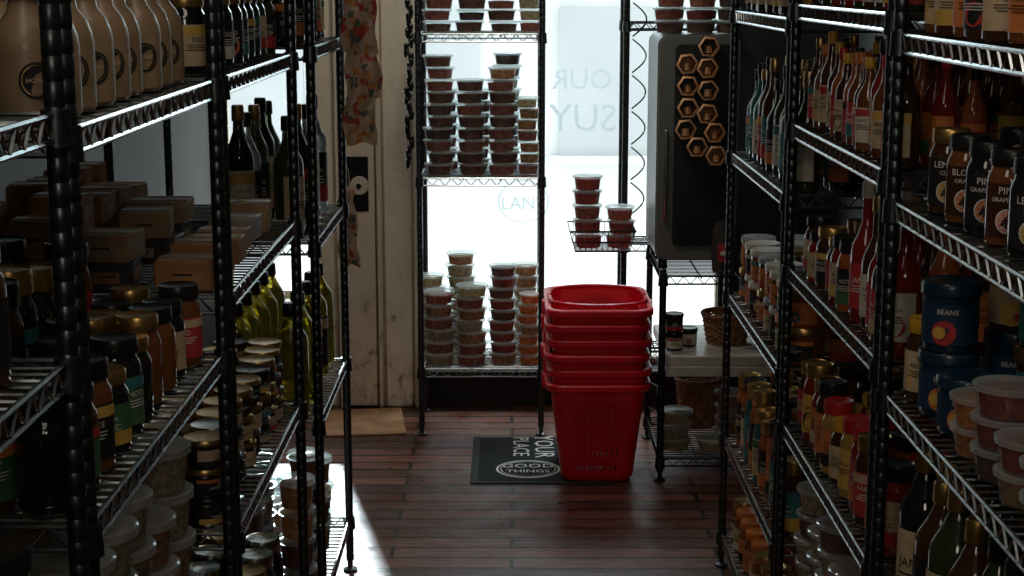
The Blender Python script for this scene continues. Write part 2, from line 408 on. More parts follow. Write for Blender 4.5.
def row(side,off,y0,y1,pitch,fn,skip=0.):
    fx = LX if side=='L' else RX; s=-1 if side=='L' else 1
    y=y0
    while y<=y1:
        if random.random()>=skip:
            face = (R(-1.2,-.5) if side=='L' else math.pi+R(.5,1.15))
            fn(fx+s*(off+R(-.006,.006)), y, face)
        y+=pitch*R(.98,1.06)
def group(name,rows):
    mb=MB()
    for r in rows: row(*r[:5],lambda x,y,f,fn=r[5]:fn(mb,x,y,f),*(r[6:]))
    return mb.build(name)
def mk_jar(z,r,h,bodies,lids,labs,hv=.0):
    return lambda mb,x,y,f: jar(mb,x,y,z,r*R(.95,1.02),h*(1+R(-hv,hv)),C(bodies),C(lids),C(labs),f,C(LABS))
def mk_bot(z,r,h,bodies,caps,labs,hv=.06,sh=.55):
    return lambda mb,x,y,f: bottle(mb,x,y,z,r*R(.93,1.02),h*(1+R(-hv,hv)),C(bodies),C(caps),C(labs),f,C(LABS),sh=sh)
def mk_pot(z,r,h,bodies,lids,labs,k=1):
    def g(mb,x,y,f):
        for i in range(k): pot(mb,x+R(-.003,.003),y,z+i*h,r,h,C(bodies),C(lids),C(labs),f,C(LABS))
    return g
def mk_tub(z,r,h,cont,kmin,kmax):
    def g(mb,x,y,f):
        for i in range(random.randint(kmin,kmax)): tub(mb,x+R(-.003,.003),y+R(-.003,.003),z+i*h,r,h,C(cont),16)
    return g
def mk_box(zz,mats,sx,sy,hz,k=1):
    def g(mb,x,y,f):
        z=zz
        for i in range(k):
            h=hz*R(.7,1.15); carton(mb,x,y,z,sx*R(.75,1),sy*R(.75,1),h,C(mats),R(-.12,.12),C(['box_white','cardboard_light','cardboard'])); z+=h+.001
    return g
AMB=['g_amber','g_brown','g_amber','g_dark','g_brown']
LDK=['lab_black','lab_black','lab_cream','lab_green','lab_red',None,None,None]
def std(side,y0,y1,r,pitchk,offs,maker):
    return [(side,o,y0+r+.02,y1-r-.015,2*r*pitchk,maker) for o in offs]

# --- left unit 0 (nearest)
y0,y1=LU[0][:2]
group('preserve_jars',std('L',y0,y1,.045,1.08,(.07,.18,.3,.4),mk_jar(1.52,.045,.15,['g_brown','g_amber','g_brown'],['lid_gold','lid_black'],[None])))
group('pantry_jars',std('L',y0,y1,.04,1.08,(.07,.18,.3),mk_jar(1.265,.04,.14,['g_dark','g_brown'],['lid_black'],[None,'lab_black'])))
group('storage_tubs',std('L',y0,y1,.055,1.08,(.08,.22,.35),mk_pot(.85,.055,.12,['g_dark','g_brown'],['lid_black'],['lab_black'],2)))
# --- left unit 1
y0,y1=LU[1][:2]
group('honey_jugs',[('L',o_,y0+.06,y1-.05,.084,lambda mb,x,y,f: jug(mb,x,y,1.5,.035,.155,-1.0)) for o_ in (.06,.145,.23,.32,.41)])
group('honey_jars',std('L',y0,y1,.034,1.12,(.055,.13),mk_jar(1.07,.034,.12,AMB,['lid_black','lid_gold','lid_black'],LDK,.14))+
      std('L',y0,y1,.036,1.12,(.215,.3,.39),mk_jar(1.07,.036,.18,AMB,['lid_gold','lid_black'],LDK,.12)))
group('deli_tubs',std('L',y0,y1,.054,1.12,(.08,.2,.33),mk_tub(.6,.054,.072,['c_tan','c_cream','c_cream'],4,5)))
group('lidded_tubs',std('L',y0,y1,.054,1.12,(.08,.2),mk_tub(.14,.054,.08,['c_tan','c_cream'],3,4)))
# --- left unit 2
y0,y1=LU[2][:2]
group('condiment_jars',std('L',y0,y1,.034,1.15,(.06,.15,.25),mk_jar(1.5,.034,.13,['g_dark','g_brown','g_green'],['lid_black','lid_gold'],['lab_black','lab_black','lab_cream'])))
group('cardboard_cartons',[('L',.08,y0+.08,y1-.07,.12,mk_box(1.15,['cardboard','cardboard_light','box_white','cardboard'],.10,.10,.055,1)),
      ('L',.20,y0+.08,y1-.07,.125,mk_box(1.15,['cardboard','cardboard_light','box_dark'],.11,.105,.05,2),.1),
      ('L',.32,y0+.08,y1-.07,.13,mk_box(1.15,['cardboard','cardboard_light'],.11,.11,.06,2),.15),('L',.42,y0+.08,y1-.08,.13,mk_box(1.15,['cardboard'],.08,.10,.07,2),.2)])
group('stacked_tins',std('L',y0,y1,.035,1.12,(.06,.14),mk_pot(.75,.035,.05,['g_dark','g_brown','lid_silver','g_amber'],['lid_silver','lid_gold','lid_gold','lid_black'],['lab_black','lab_cream','lab_black'],3))+
      std('L',y0,y1,.04,1.12,(.24,.35),mk_jar(.75,.04,.15,['g_dark','g_amber'],['lid_black','lid_silver'],['lab_cream','lab_black'])))
group('pickle_jars',std('L',y0,y1,.042,1.12,(.07,.17,.29),mk_jar(.32,.042,.16,['g_green','g_brown','g_dark','g_amber'],['lid_gold','lid_silver','lid_black'],['lab_cream','lab_black','lab_black'])))
# --- left unit 3
y0,y1=LU[3][:2]
group('vinegar_bottles',std('L',y0,y1,.03,1.2,(.06,.15,.25),mk_bot(1.5,.03,.22,['g_dark','g_brown'],['lid_black'],['lab_black','lab_cream'])))
group('wine_bottles',std('L',y0,y1,.036,1.5,(.06,.18),mk_bot(1.05,.036,.30,['wine_glass','g_dark','clear_glass','wine_glass'],['lid_black','lid_gold','lid_black'],['lab_black','lab_cream','lab_white'],.05,.6)))
mb=MB()
for off in (.07,.20):
    y=y0+.06
    while y<y1-.04:
        bottle(mb,LX-off,y,.62,.042,.275,'olive_oil_glass','lid_black','lab_black' if R(0,1)<.3 else None,-1.2,'lab_cream',20,.66); y+=.135
mb.build('olive_oil_bottles')
group('glass_jars',std('L',y0,y1,.045,1.15,(.07,.19,.31),mk_tub(.16,.045,.075,['c_brown','c_tan','c_dark'],2,4)))

# --- right unit 1 (nearest)
y0,y1=RU[0][:2]
group('relish_jars',std('R',y0,y1,.036,1.15,(.05,.13,.22),mk_jar(1.57,.036,.13,['g_amber','g_brown','g_amber'],['lid_gold','lid_white','lid_black'],['lab_cream','lab_cream','lab_orange','lab_black'])))
mb=MB(); y=y0+.06; k=0
names=[('PINK','GRAPEFRUIT','lab_pink'),('LEMON','CURD','lab_yellow'),('BLOOD','ORANGE','lab_orange'),('PINK','GRAPEFRUIT','lab_orange')]
while y<y1-.04:
    for off in(.05,.15,.25):
        x=RX+off; r=.031; h=.125; f=math.pi+1.22
        a,b,cc=names[k%4]
        bd=C(['g_brown','g_amber','g_amber','g_dark'])
        jar(mb,x,y,1.31,r,h,bd,C(['lid_black','lid_black','lid_gold']))
        mb.patch(x,y,r+.0008,1.31+h*.10,1.31+h*.66,f-1.1,f+1.1,'lab_black' if k%2 else 'g_brown')
        mb.text_cyl(a,.013,x,y,1.31+h*.585,r+.0016,f,'ink_white'); mb.text_cyl(b,.0085,x,y,1.31+h*.49,r+.0016,f,'ink_white')
        mb.disc(x,y,1.31+h*.27,r+.0014,f,.0165,'ink_white'); mb.disc(x,y,1.31+h*.27,r+.002,f,.0145,cc)
        for t in range(8):
            aa=t*math.pi/4+.2; st=len(mb.v)
            for (rr,da) in((.0035,0),(.0125,-.05),(.0125,.05)):
                q=f+rr*math.cos(aa+da)/r; mb.v.append((x+(r+.0026)*math.cos(q),y+(r+.0026)*math.sin(q),1.31+h*.27+rr*math.sin(aa+da)))
            mb.face((st,st+1,st+2),'ink_white',False)
        k+=1
    y+=.098
mb.build('marmalade_jars')
mb=MB()
for (x,y,z,r,h,bd,ld,lb,ac) in [
   (.664,2.37,1.0,.044,.10,'blue_plastic','blue_plastic','lab_blue','lab_orange'),(.664,2.37,1.101,.044,.105,'blue_plastic','blue_plastic','lab_blue','lab_red'),
   (.664,2.265,1.0,.043,.085,'blue_plastic','blue_plastic','lab_blue','lab_orange'),
   (.78,2.42,1.0,.045,.12,'blue_plastic','blue_plastic','lab_blue','lab_orange'),(.79,2.3,1.0,.045,.12,'g_brown','lid_gold','lab_teal','lab_orange'),(.78,2.42,1.121,.045,.10,'g_brown','lid_gold','lab_cream','lab_yellow'),(.79,2.3,1.121,.045,.10,'g_teal','blue_plastic','lab_teal','lab_orange')]:
    pot(mb,x,y,z,r,h,bd,ld)
    f=math.pi+1.2
    mb.patch(x,y,r*.995,z+h*.12,z+h*.7,f-1.2,f+1.2,lb)
    mb.disc(x,y,z+h*.30,r+.002,f-.1,.019,ac); mb.disc(x,y,z+h*.30,r+.0026,f-.25,.010,'lab_yellow',12); mb.disc(x,y,z+h*.26,r+.003,f+.12,.007,'lab_red',12); mb.text_cyl('BEANS',.011,x,y,z+h*.60,r+.002,f,'ink_white')
mb.build('blue_tubs')
mb=MB()
for yy,k in((2.15,2),(2.045,3),(1.94,2),(1.835,3),(1.73,3)):
    for xx in (.657,.765,.875):
        for i in range(k): tub(mb,xx+R(-.003,.003),yy,1.0+i*.043,.046,.043,C(['c_brown','c_orange','c_tan','c_red']),20)
mb.build('clear_deli_tubs')
mb=MB(); jar(mb,.65,2.455,1.0,.030,.13,'g_brown','lid_yellow','lab_cream',math.pi+1,'lab_yellow'); mb.build('mustard_jar')
group('juice_bottles',std('R',y0,y1,.042,1.12,(.06,.16,.27),mk_bot(.62,.042,.29,['g_green','g_dark','g_brown'],['lid_black','lid_gold'],['lab_green','lab_black','lab_cream'],.05,.66)))
# --- right unit 2
y0,y1=RU[1][:2]
group('spice_jars',std('R',y0,y1,.03,1.15,(.05,.13,.22),mk_jar(1.60,.03,.1,['g_red','g_brown','g_green'],['lid_black','lid_red'],['lab_white','lab_red','lab_yellow'])))
group('hot_sauce_bottles',std('R',y0,y1,.023,1.14,(.04,.095,.15,.205,.26),mk_bot(1.35,.023,.18,['g_red','g_orange','g_brown','g_amber','g_amber','g_brown'],['lid_yellow','lid_red','lid_gold','lid_orange','lid_black','lid_black'],['lab_yellow','lab_cream','lab_red','lab_orange','lab_cream','lab_white'],.14)))
group('salsa_jars',std('R',y0+.35,y1,.032,1.13,(.045,.125,.20),mk_jar(1.04,.032,.12,['g_red','g_brown','g_amber','g_orange'],['lid_gold','lid_gold','lid_black'],['lab_cream','lab_black','lab_orange','lab_red'],.14)))
group('sauce_bottles',std('R',y0,y0+.37,.028,1.14,(.042,.11,.18),mk_bot(1.04,.028,.24,['g_red','g_orange','g_brown','g_brown'],['lid_yellow','lid_red','lid_white','lid_gold'],['lab_red','lab_white','lab_orange','lab_cream'],.08,.5)))
group('mustard_jars',std('R',y0,y1,.033,1.14,(.048,.13,.21),mk_jar(.69,.033,.145,['g_yellow','g_red','g_brown','g_amber','g_brown'],['lid_red','lid_yellow','lid_gold','lid_red','lid_black'],['lab_yellow','lab_red','lab_cream','lab_orange'],.16)))
group('takeaway_tubs',std('R',y0+.35,y1,.05,1.13,(.065,.18),mk_tub(.30,.05,.055,['c_tan','c_cream','c_brown'],3,5)))
group('chutney_jars',std('R',y0,y0+.35,.034,1.13,(.05,.13,.22),mk_jar(.30,.034,.16,['g_brown','g_dark','g_amber'],['lid_gold','lid_black'],['lab_cream','lab_yellow','lab_black'])))
# --- right unit 3
y0,y1=RU[2][:2]
group('oil_bottles',std('R',y0,y1,.03,1.15,(.05,.13),mk_bot(1.57,.03,.2,['g_dark'],['lid_black'],['lab_cream'])))
group('soda_bottles',std('R',y0,y1,.031,1.15,(.05,.13,.22),mk_bot(1.19,.031,.25,['g_teal','g_dark','g_brown','g_green'],['lid_black','lid_gold','lid_black'],['lab_teal','lab_white','lab_red','lab_black'],.1,.55)))
group('mixed_jars',std('R',y0,y1,.045,1.13,(.06,.17,.29),mk_pot(.80,.045,.085,['g_orange','g_brown','g_dark','g_amber'],['lid_white','lid_gold','lid_orange','frost_lid'],['lab_cream','lab_black','lab_orange'],2)))
group('tall_jars',std('R',y0,y1,.035,1.14,(.05,.14,.23),mk_jar(.39,.035,.2,['g_brown','g_dark','g_teal','g_orange'],['lid_black','lid_gold'],['lab_teal','lab_cream','lab_black','lab_orange'],.12)))
group('jam_jars',std('R',y0,y1,.036,1.14,(.05,.14,.23),mk_jar(.10,.036,.12,['g_orange','g_amber','g_brown'],['lid_orange','lid_gold'],['lab_cream','lab_orange'])))

YB=6.12
# ------------------------------------------------------------ window rack with tubs
WX0,WX1,WY0,WY1=-.332,.107,5.70,6.04
rack(WX0,WX1,WY0,WY1,[1.465,.955,.25],1.9)
def stacks(name,specs,z):
    mb=MB()
    for (x,y,r,h,k,cs) in specs:
        for i in range(k): tub(mb,x+R(-.006,.006),y+R(-.003,.003),z+i*h,r*R(.95,1.02),h,C(cs),20,R(.66,.88))
    return mb.build(name)
DK=['c_brown','c_dark','c_brown','c_pinkish']; LT=['c_tan','c_cream','c_pinkish','c_tan']
stacks('snack_tubs',[(-.262,5.77,.053,.043,10,DK),(-.147,5.77,.053,.043,8,DK),(-.034,5.77,.054,.043,9,['c_brown','c_tan','c_pinkish']),(.060,5.79,.040,.040,7,LT),
   (-.25,5.92,.053,.043,7,DK),(-.13,5.92,.053,.043,7,DK),(-.02,5.92,.053,.043,10,DK)],.958)
stacks('deli_tubs',[(-.262,5.77,.053,.04,4,DK),(-.147,5.77,.053,.04,4,DK),(-.034,5.77,.053,.04,4,DK),(.06,5.77,.04,.04,4,LT)],1.468)
stacks('salad_tubs',[(-.268,5.775,.06,.046,6,LT),(-.150,5.77,.058,.043,7,LT+['c_cream']),(-.19,5.91,.055,.044,9,LT),(-.033,5.80,.053,.041,9,['c_brown','c_tan','c_red']),
   (.066,5.78,.041,.038,7,['c_orange','c_orange','c_tan']),(.05,5.92,.05,.044,8,LT),(-.30,5.93,.05,.044,7,LT)],.253)
mb=MB(); sx_=WX0-.03; sy_=WY0-.04; mb.tube([(sx_,sy_,1.75),(sx_,sy_,1.02)],.002,'black_iron',5)
z=1.6
while z>1.02:
    a=R(0,6.28); x=sx_+.010*math.cos(a); y=sy_+.010*math.sin(a)
    mb.lathe(x,y,z-.035,[(0,0,'g_dark'),(.005,.006,'g_dark'),(.010,.022,'g_dark'),(.009,.033,'g_dark'),(.003,.040,'g_dark'),(0,.042,'g_dark')],8); z-=.017
mb.build('dried_pepper_string')

# ------------------------------------------------------------ shopping baskets
def basket(mb,cx,cy,z,W=.325,D=.42,H=.34,handles=False):
    mat='red_plastic'
    def loop(w,d,rc):
        pts=[]
        hw,hd=w/2,d/2
        cs=[(hw-rc,-hd+rc,-90),(hw-rc,hd-rc,0),(-hw+rc,hd-rc,90),(-hw+rc,-hd+rc,180)]
        nstr=[28,20,28,20]
        for k,(ax,ay,a0) in enumerate(cs):
            for i in range(5):
                a=math.radians(a0+90*i/5); pts.append((ax+rc*math.cos(a),ay+rc*math.sin(a),False))
            a=math.radians(a0+90); p0=(ax+rc*math.cos(a),ay+rc*math.sin(a))
            n=cs[(k+1)%4]; a=math.radians(n[2]); p1=(n[0]+rc*math.cos(a),n[1]+rc*math.sin(a))
            N=nstr[k]
            for i in range(N):
                t=i/N; pts.append((p0[0]+(p1[0]-p0[0])*t,p0[1]+(p1[1]-p0[1])*t,i%2==1 and 0<i<N-1))
        return pts
    levels=[0,.012]; slot=set()
    for k in range(5):
        slot.add(len(levels)); levels+=[.035+.05*k,.071+.05*k]
    levels+=[.30,H]
    th=.003
    for off in(0,th):
        rings=[]
        for h in levels:
            t=h/H; w=W*(.735+.245*t)-2*off; d=D*(.80+.18*t)-2*off
            if h==0: w-=.012; d-=.012
            P=loop(w,d,.045); st=len(mb.v)
            for p in P: mb.v.append((cx+p[0],cy+p[1],z+h))
            rings.append((st,P))
        for k in range(len(levels)-1):
            A,P=rings[k]; B,_=rings[k+1]; N=len(P)
            for i in range(N):
                if k in slot and P[i][2]: continue
                j=(i+1)%N; mb.face((A+i,A+j,B+j,B+i),mat,False)
        A,P=rings[0]
        if off==0: mb.face(tuple(A+i for i in range(len(P))),mat,False)
    R0=loop(W*.98,D*.98,.045); prof=[(0,-.024),(.010,-.026),(.015,-.020),(.015,-.004),(.010,0),(-.004,0),(-.004,-.012)]
    st=len(mb.v); N=len(R0)
    for (o,h) in prof:
        Q=loop(W*.98+2*o,D*.98+2*o,.045+o)
        for p in Q: mb.v.append((cx+p[0],cy+p[1],z+H+h))
    for k in range(len(prof)-1):
        for i in range(N):
            j=(i+1)%N; mb.face((st+k*N+i,st+k*N+j,st+(k+1)*N+j,st+(k+1)*N+i),mat,True)
    for sd in(-1,1):
        mb.box(cx+sd*(W*.5+.014),cy,z+H-.03,.012,.06,.045,mat,0,.003)
    if handles:
        for sd in(-1,1):
            pts=[]
            for i in range(17):
                a=math.pi*i/16; pts.append((cx-(W*.5-.004)*math.cos(a), cy+sd*(.012+.165*math.sin(a)**.6), z+H+.008))
            mb.tube(pts,.0065,mat,8)
mb=MB(); bx,by=.284,5.29
for i,(dz,dx,dy) in enumerate([(0,0,0),(.050,.004,.003),(.100,-.004,0),(.150,.004,.004),(.20,-.003,.002),(.25,.003,.003)]):
    basket(mb,bx+dx,by+dy,.007+dz,W=.325 if i<5 else .331,handles=(i==5))
mb.build('shopping_basket_stack')

# ------------------------------------------------------------ door mat
mb=MB(); mx0,mx1,my0,my1=-.14,.34,5.11,5.66
mb.box((mx0+mx1)/2,(my0+my1)/2,.0025,mx1-mx0,my1-my0,.005,'mat_border',0,.002)
mb.box((mx0+mx1)/2,(my0+my1)/2,.0052,mx1-mx0-.05,my1-my0-.05,.002,'mat_rubber',0,.0005)
zt=.0066
mb.text_flat('YOUR',.10,(.112,5.53,zt),(0,-1,0),(1,0,0),'ink_white')
mb.text_flat('PLACE',.082,(.030,5.53,zt),(0,-1,0),(1,0,0),'ink_white')
def ring2(mb,cx,cy,z,a,b,w,mat,n=40):
    st=len(mb.v)
    for i in range(n):
        t=2*math.pi*i/n
        mb.v.append((cx+a*math.cos(t),cy+b*math.sin(t),z)); mb.v.append((cx+(a-w)*math.cos(t),cy+(b-w)*math.sin(t),z))
    for i in range(n):
        j=(i+1)%n; mb.face((st+2*i,st+2*j,st+2*j+1,st+2*i+1),mat,False)
ring2(mb,.055,5.26,zt,.11,.10,.008,'ink_white'); ring2(mb,.055,5.26,zt,.095,.085,.003,'ink_white')
mb.text_flat('GOOD',.058,(.055,5.295,zt),(1,0,0),(0,1,0),'ink_white'); mb.text_flat('THINGS',.042,(.055,5.235,zt),(1,0,0),(0,1,0),'ink_white')
mb.build('door_mat')

# ------------------------------------------------------------ side rack with wire basket (by window)
mb=MB()
px=.415; pya,pyb=5.86,6.04
for y in(pya,pyb): 
    post(mb,px,y,1.9,'black_iron',.012); post(mb,.80,y,1.9,'black_iron',.012)
for z in(1.5,.69,.28): wire_shelf(mb,px,.80,pya,pyb,z,m='black_iron')
for k in range(6):
    zc=.80+k*.13; pts=[]
    for i in range(15):
        t=i/14; pts.append((px+.02+.05*math.sin(math.pi*t),pya-.02,zc+.12*t))
    mb.tube(pts,.003,'black_iron',5)
mb.build('wire_display_rack')
mb=MB()
bx0,bx1,b0,b1,zb=.205,.44,5.60,5.84,.70
for (z,e) in((zb,0.02),(zb+.035,.01),(zb+.075,0)):
    mb.tube([(bx0+e,b0+e,z),(bx1-e,b0+e,z),(bx1-e,b1-e,z),(bx0+e,b1-e,z)],.003,'black_iron',5,True)
for i in range(11):
    x=bx0+.02+(bx1-bx0-.04)*i/10
    mb.tube([(x,b0,zb+.075),(x,b0+.02,zb),(x,b1-.02,zb),(x,b1,zb+.075)],.0018,'chrome_wire',4)
for i in range(9):
    y=b0+.02+(b1-b0-.04)*i/8
    mb.tube([(bx0,y,zb+.075),(bx0+.02,y,zb),(bx1-.02,y,zb),(bx1,y,zb+.075)],.0018,'chrome_wire',4)
mb.tube([(bx1-.03,b1,zb+.075),(px,pya-.014,zb+.15)],.003,'black_iron',5)
mb.build('wire_basket')
stacks('berry_tubs',[(.275,5.70,.053,.052,5,['c_red','c_pinkish','c_brown','c_red']),(.388,5.70,.05,.05,3,['c_pinkish','c_red'])],.704)

# ------------------------------------------------------------ appliance, hex cells, packs
def rbox_face(mb,x0,x1,z0,z1,yf,yb,rc,mat,facemat=None,n=7):
    pts=[]
    for cx,cz,a0 in((x1-rc,z1-rc,0),(x0+rc,z1-rc,90),(x0+rc,z0+rc,180),(x1-rc,z0+rc,270)):
        for i in range(n+1):
            a=math.radians(a0+90*i/n); pts.append((cx+rc*math.cos(a),cz+rc*math.sin(a)))
    N=len(pts); st=len(mb.v)
    for y in(yf,yb):
        for p in pts: mb.v.append((p[0],y,p[1]))
    for i in range(N):
        j=(i+1)%N; mb.face((st+i,st+j,st+N+j,st+N+i),mat,True)
    mb.face(tuple(st+i for i in range(N)),facemat or mat,False); mb.face(tuple(st+N+i for i in range(N)),mat,False)
mb=MB()
ax0,ax1,az0,az1=.475,.745,.732,1.475
rbox_face(mb,ax0,ax1,az0,az1,5.26,5.62,.035,'grey_paint')
rbox_face(mb,ax0+.004,ax1-.004,az0+.004,az1-.004,5.245,5.262,.035,'grey_paint')
rbox_face(mb,ax0+.055,ax1-.015,az0+.05,az1-.03,5.240,5.246,.02,'panel_dark')
mb.box(ax0+.03,5.238,1.02,.012,.02,.30,'lid_silver',0,.004)
for x in(ax0+.03,ax1-.03):
    for y in(5.3,5.58): mb.lathe(x,y,.7,[(0,0,'black_plastic'),(.018,0,'black_plastic'),(.015,.033,'black_plastic'),(0,.033,'black_plastic')],10)
for i in range(6): mb.box(.6,5.239,az0+.07+i*.014,.10,.003,.005,'black_plastic')
mb.build('countertop_fridge')
mb=MB()
hexc=[(.562,1.385),(.565,1.315),(.567,1.245),(.562,1.175),(.630,1.440),(.628,1.372),(.632,1.30),(.630,1.225),(.600,1.118),(.655,1.165),(.662,1.09)]
for hx,hz in hexc:
    st=len(mb.v); yf=5.175+R(-.012,.008); yb=5.236; ro=R(-.12,.12)
    for (rr,y) in((.036,yf),(.0285,yf-.001),(.024,yb-.025),(.033,yb)):
        for i in range(6):
            a=math.radians(60*i)+ro; mb.v.append((hx+rr*math.cos(a),y,hz+rr*math.sin(a)))
    for k,mt in((0,'copper'),(1,'copper_dull'),(3,'black_iron')):
        for i in range(6):
            j=(i+1)%6; kk=(k+1)%4; mb.face((st+k*6+i,st+k*6+j,st+kk*6+j,st+kk*6+i),mt,False)
    mb.face(tuple(st+12+i for i in range(6)),C(['copper_dull','box_dark','copper_dull']),False)
    mb.lathe(hx,yb-.045,hz-.02,[(0,0,'copper'),(.013,0,'copper'),(.013,.022,'copper'),(0,.024,'copper')],10)
mb.build('hexagon_cell_rack')
stacks('cookie_tubs',[(.52,5.36,.05,.042,3,DK),(.625,5.35,.05,.042,3,DK+['c_red']),(.715,5.35,.04,.042,3,DK),(.54,5.5,.05,.042,3,DK),(.65,5.5,.05,.042,3,DK)],1.477)

# table rack under the appliance
TX0,TX1,TY0,TY1=.495,.875,5.15,5.66
mb=MB()
for x in(TX0,TX1):
    for y in(TY0,TY1): post(mb,x,y,.715,'black_iron',.012)
wire_shelf(mb,TX0,TX1,TY0,TY1,.70,m='black_iron'); wire_shelf(mb,TX0,TX1,TY0,TY1,.08,m='black_iron')
mb.box((TX0+TX1)/2,(TY0+TY1)/2,.41,TX1-TX0-.03,TY1-TY0-.01,.035,'white_counter',0,.004)
mb.box((TX0+TX1)/2,TY0+.012,.375,TX1-TX0-.03,.02,.035,'white_counter',0,.002)
for sd in range(3):
    zc=.12+sd*.095; mb.tube([(TX0,TY0,zc),(TX0+.01,TY0+.24,zc+.05),(TX0,TY1,zc)],.003,'black_iron',5)
mb.build('display_table')
def wicker_basket(mb,x,y,z,r,h,handle=False):
    n=28
    for k in range(int(h/.008)):
        t=k*.008/h; rr=r*(.78+.22*t); pts=[]
        for i in range(n):
            a=2*math.pi*i/n; w=.003*(1 if (i+k)%2 else -1); pts.append((x+(rr+w)*math.cos(a),y+(rr+w)*math.sin(a),z+.004+k*.008))
        mb.tube(pts,.0042,'wicker',5,True)
    for i in range(14):
        a=2*math.pi*i/14; mb.tube([(x+r*.78*math.cos(a),y+r*.78*math.sin(a),z),(x+r*math.cos(a),y+r*math.sin(a),z+h)],.003,'wicker',4)
    mb.lathe(x,y,z,[(0,.002,'wicker'),(r*.78,.002,'wicker')],16)
    pts=[(x+r*1.02*math.cos(2*math.pi*i/n),y+r*1.02*math.sin(2*math.pi*i/n),z+h) for i in range(n)]
    mb.tube(pts,.007,'wicker',6,True)
    if handle:
        mb.tube([(x-r*math.cos(math.pi*i/12),y,z+h+r*1.0*math.sin(math.pi*i/12)) for i in range(13)],.005,'wicker',6)
mb=MB(); wicker_basket(mb,.735,5.36,.43,.082,.10); mb.build('wicker_basket')
mb=MB(); wicker_basket(mb,.66,5.52,.09,.075,.17,True); mb.build('wicker_basket')
mb=MB()
for i,(x,y,k) in enumerate([(.545,5.25,2),(.60,5.31,1)]):
    for j in range(k): pot(mb,x,y,.43+j*.062,.03,.062,'lab_black','lid_black','lab_white' if j==0 else 'lab_black',-1.6,'lab_red')
mb.build('tea_tins')
stacks('bulk_tubs',[(.555,5.25,.056,.046,3,['c_cream','c_tan']),],.083)
stacks('takeaway_tubs',[(.675,5.23,.055,.046,1,['c_cream']),(.755,5.32,.054,.046,4,['c_tan','c_cream'])],.083)
mb=MB()
P=[]
for i in range(9):
    row_=[]
    for j in range(17):
        a=2*math.pi*j/16; t=i/8; w=.045*(1-.35*abs(t-.4))*(1 if t<.9 else .7); d=.022*(1-t*.8)
        row_.append((.70+w*math.cos(a),5.195+d*math.sin(a),.704+.17*t))
    P.append(row_)
mb.grid(P,'box_dark'); mb.box(.70,5.172,.77,.05,.004,.06,'lab_red',0,.001); mb.box(.70,5.169,.77,.035,.003,.012,'ink_white')
mb.build('coffee_bag')

# ------------------------------------------------------------ hanging bags on left rack end
def hangbag(name,specs):
    mb=MB()
    for x,y,z0,z1,w,ph in specs:
        for sgn in(1,-1):
            G=[]
            for i in range(25):
                t=i/24; rw=[]
                for j in range(15):
                    u=j/14*2-1
                    ww=w*(.78+.22*math.sin(min(1,t*1.6)*math.pi/2))*(1+.05*math.sin(t*9+ph))
                    d=.018*math.cos(u*math.pi/2)*math.sin(math.pi*min(1,t*.95+.08))
                    x_=x+u*ww/2+.004*math.sin(t*7+ph); y_=y+sgn*d+.004*math.sin(u*7+t*8+ph)
                    rw.append((x_,y_,z1-(z1-z0)*t+.005*math.sin(u*4+ph)))
                G.append(rw)
            mb.grid(G,'floral_fabric')
        mb.tube([(x-w*.18,y,z1-.005),(x-w*.16,y,z1+.04),(x,y,z1+.065),(x+w*.16,y,z1+.04),(x+w*.18,y,z1-.005)],.002,'floral_fabric',6)
    return mb.build(name)
hangbag('hanging_snack_bags',[(-.402,4.27,1.46,1.62,.092,0.),(-.398,4.30,1.34,1.49,.095,2.6),(-.404,4.26,1.22,1.37,.085,1.2)])
hangbag('hanging_snack_bags',[(-.455,4.365,.98,1.09,.05,2.),(-.452,4.375,.87,1.0,.055,1.)])

# ------------------------------------------------------------ room shell
def slab(name,x0,x1,y0,y1,z0,z1,mat,bev=0):
    mb=MB(); mb.box((x0+x1)/2,(y0+y1)/2,(z0+z1)/2,x1-x0,y1-y0,z1-z0,mat,0,bev); return mb.build(name)
WLx,WRx,YF,ZC=-1.15,1.25,-1.6,2.7
slab('floor',WLx-.1,WRx+.1,YF-.1,YB+.15,-.1,0,'plank_floor')
slab('ceiling',WLx-.1,WRx+.1,YF-.1,YB+.15,ZC,ZC+.1,'ceiling_paint')
slab('wall_right',WRx,WRx+.1,YF-.1,YB+.15,0,ZC,'dim_wall')
slab('wall_left',WLx-.1,WLx,YF-.1,YB+.15,0,ZC,'dim_wall')
slab('wall_front',WLx,WRx,YF-.1,YF,0,ZC,'dim_wall')
mb=MB()
def wb(x0,x1,y0,y1,z0,z1,m): mb.box((x0+x1)/2,(y0+y1)/2,(z0+z1)/2,x1-x0,y1-y0,z1-z0,m)
A0,A1,AZ0,AZ1=-1.13,-.75,.42,2.2
B0,B1,BZ0,BZ1=-.37,.83,.15,2.35
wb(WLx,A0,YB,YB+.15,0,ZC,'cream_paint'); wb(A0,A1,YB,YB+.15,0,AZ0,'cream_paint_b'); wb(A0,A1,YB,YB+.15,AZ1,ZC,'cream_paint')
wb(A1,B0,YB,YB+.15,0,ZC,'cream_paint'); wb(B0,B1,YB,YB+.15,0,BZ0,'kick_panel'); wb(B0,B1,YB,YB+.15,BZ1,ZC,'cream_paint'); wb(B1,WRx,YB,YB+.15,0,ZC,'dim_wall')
mb.build('wall_back')
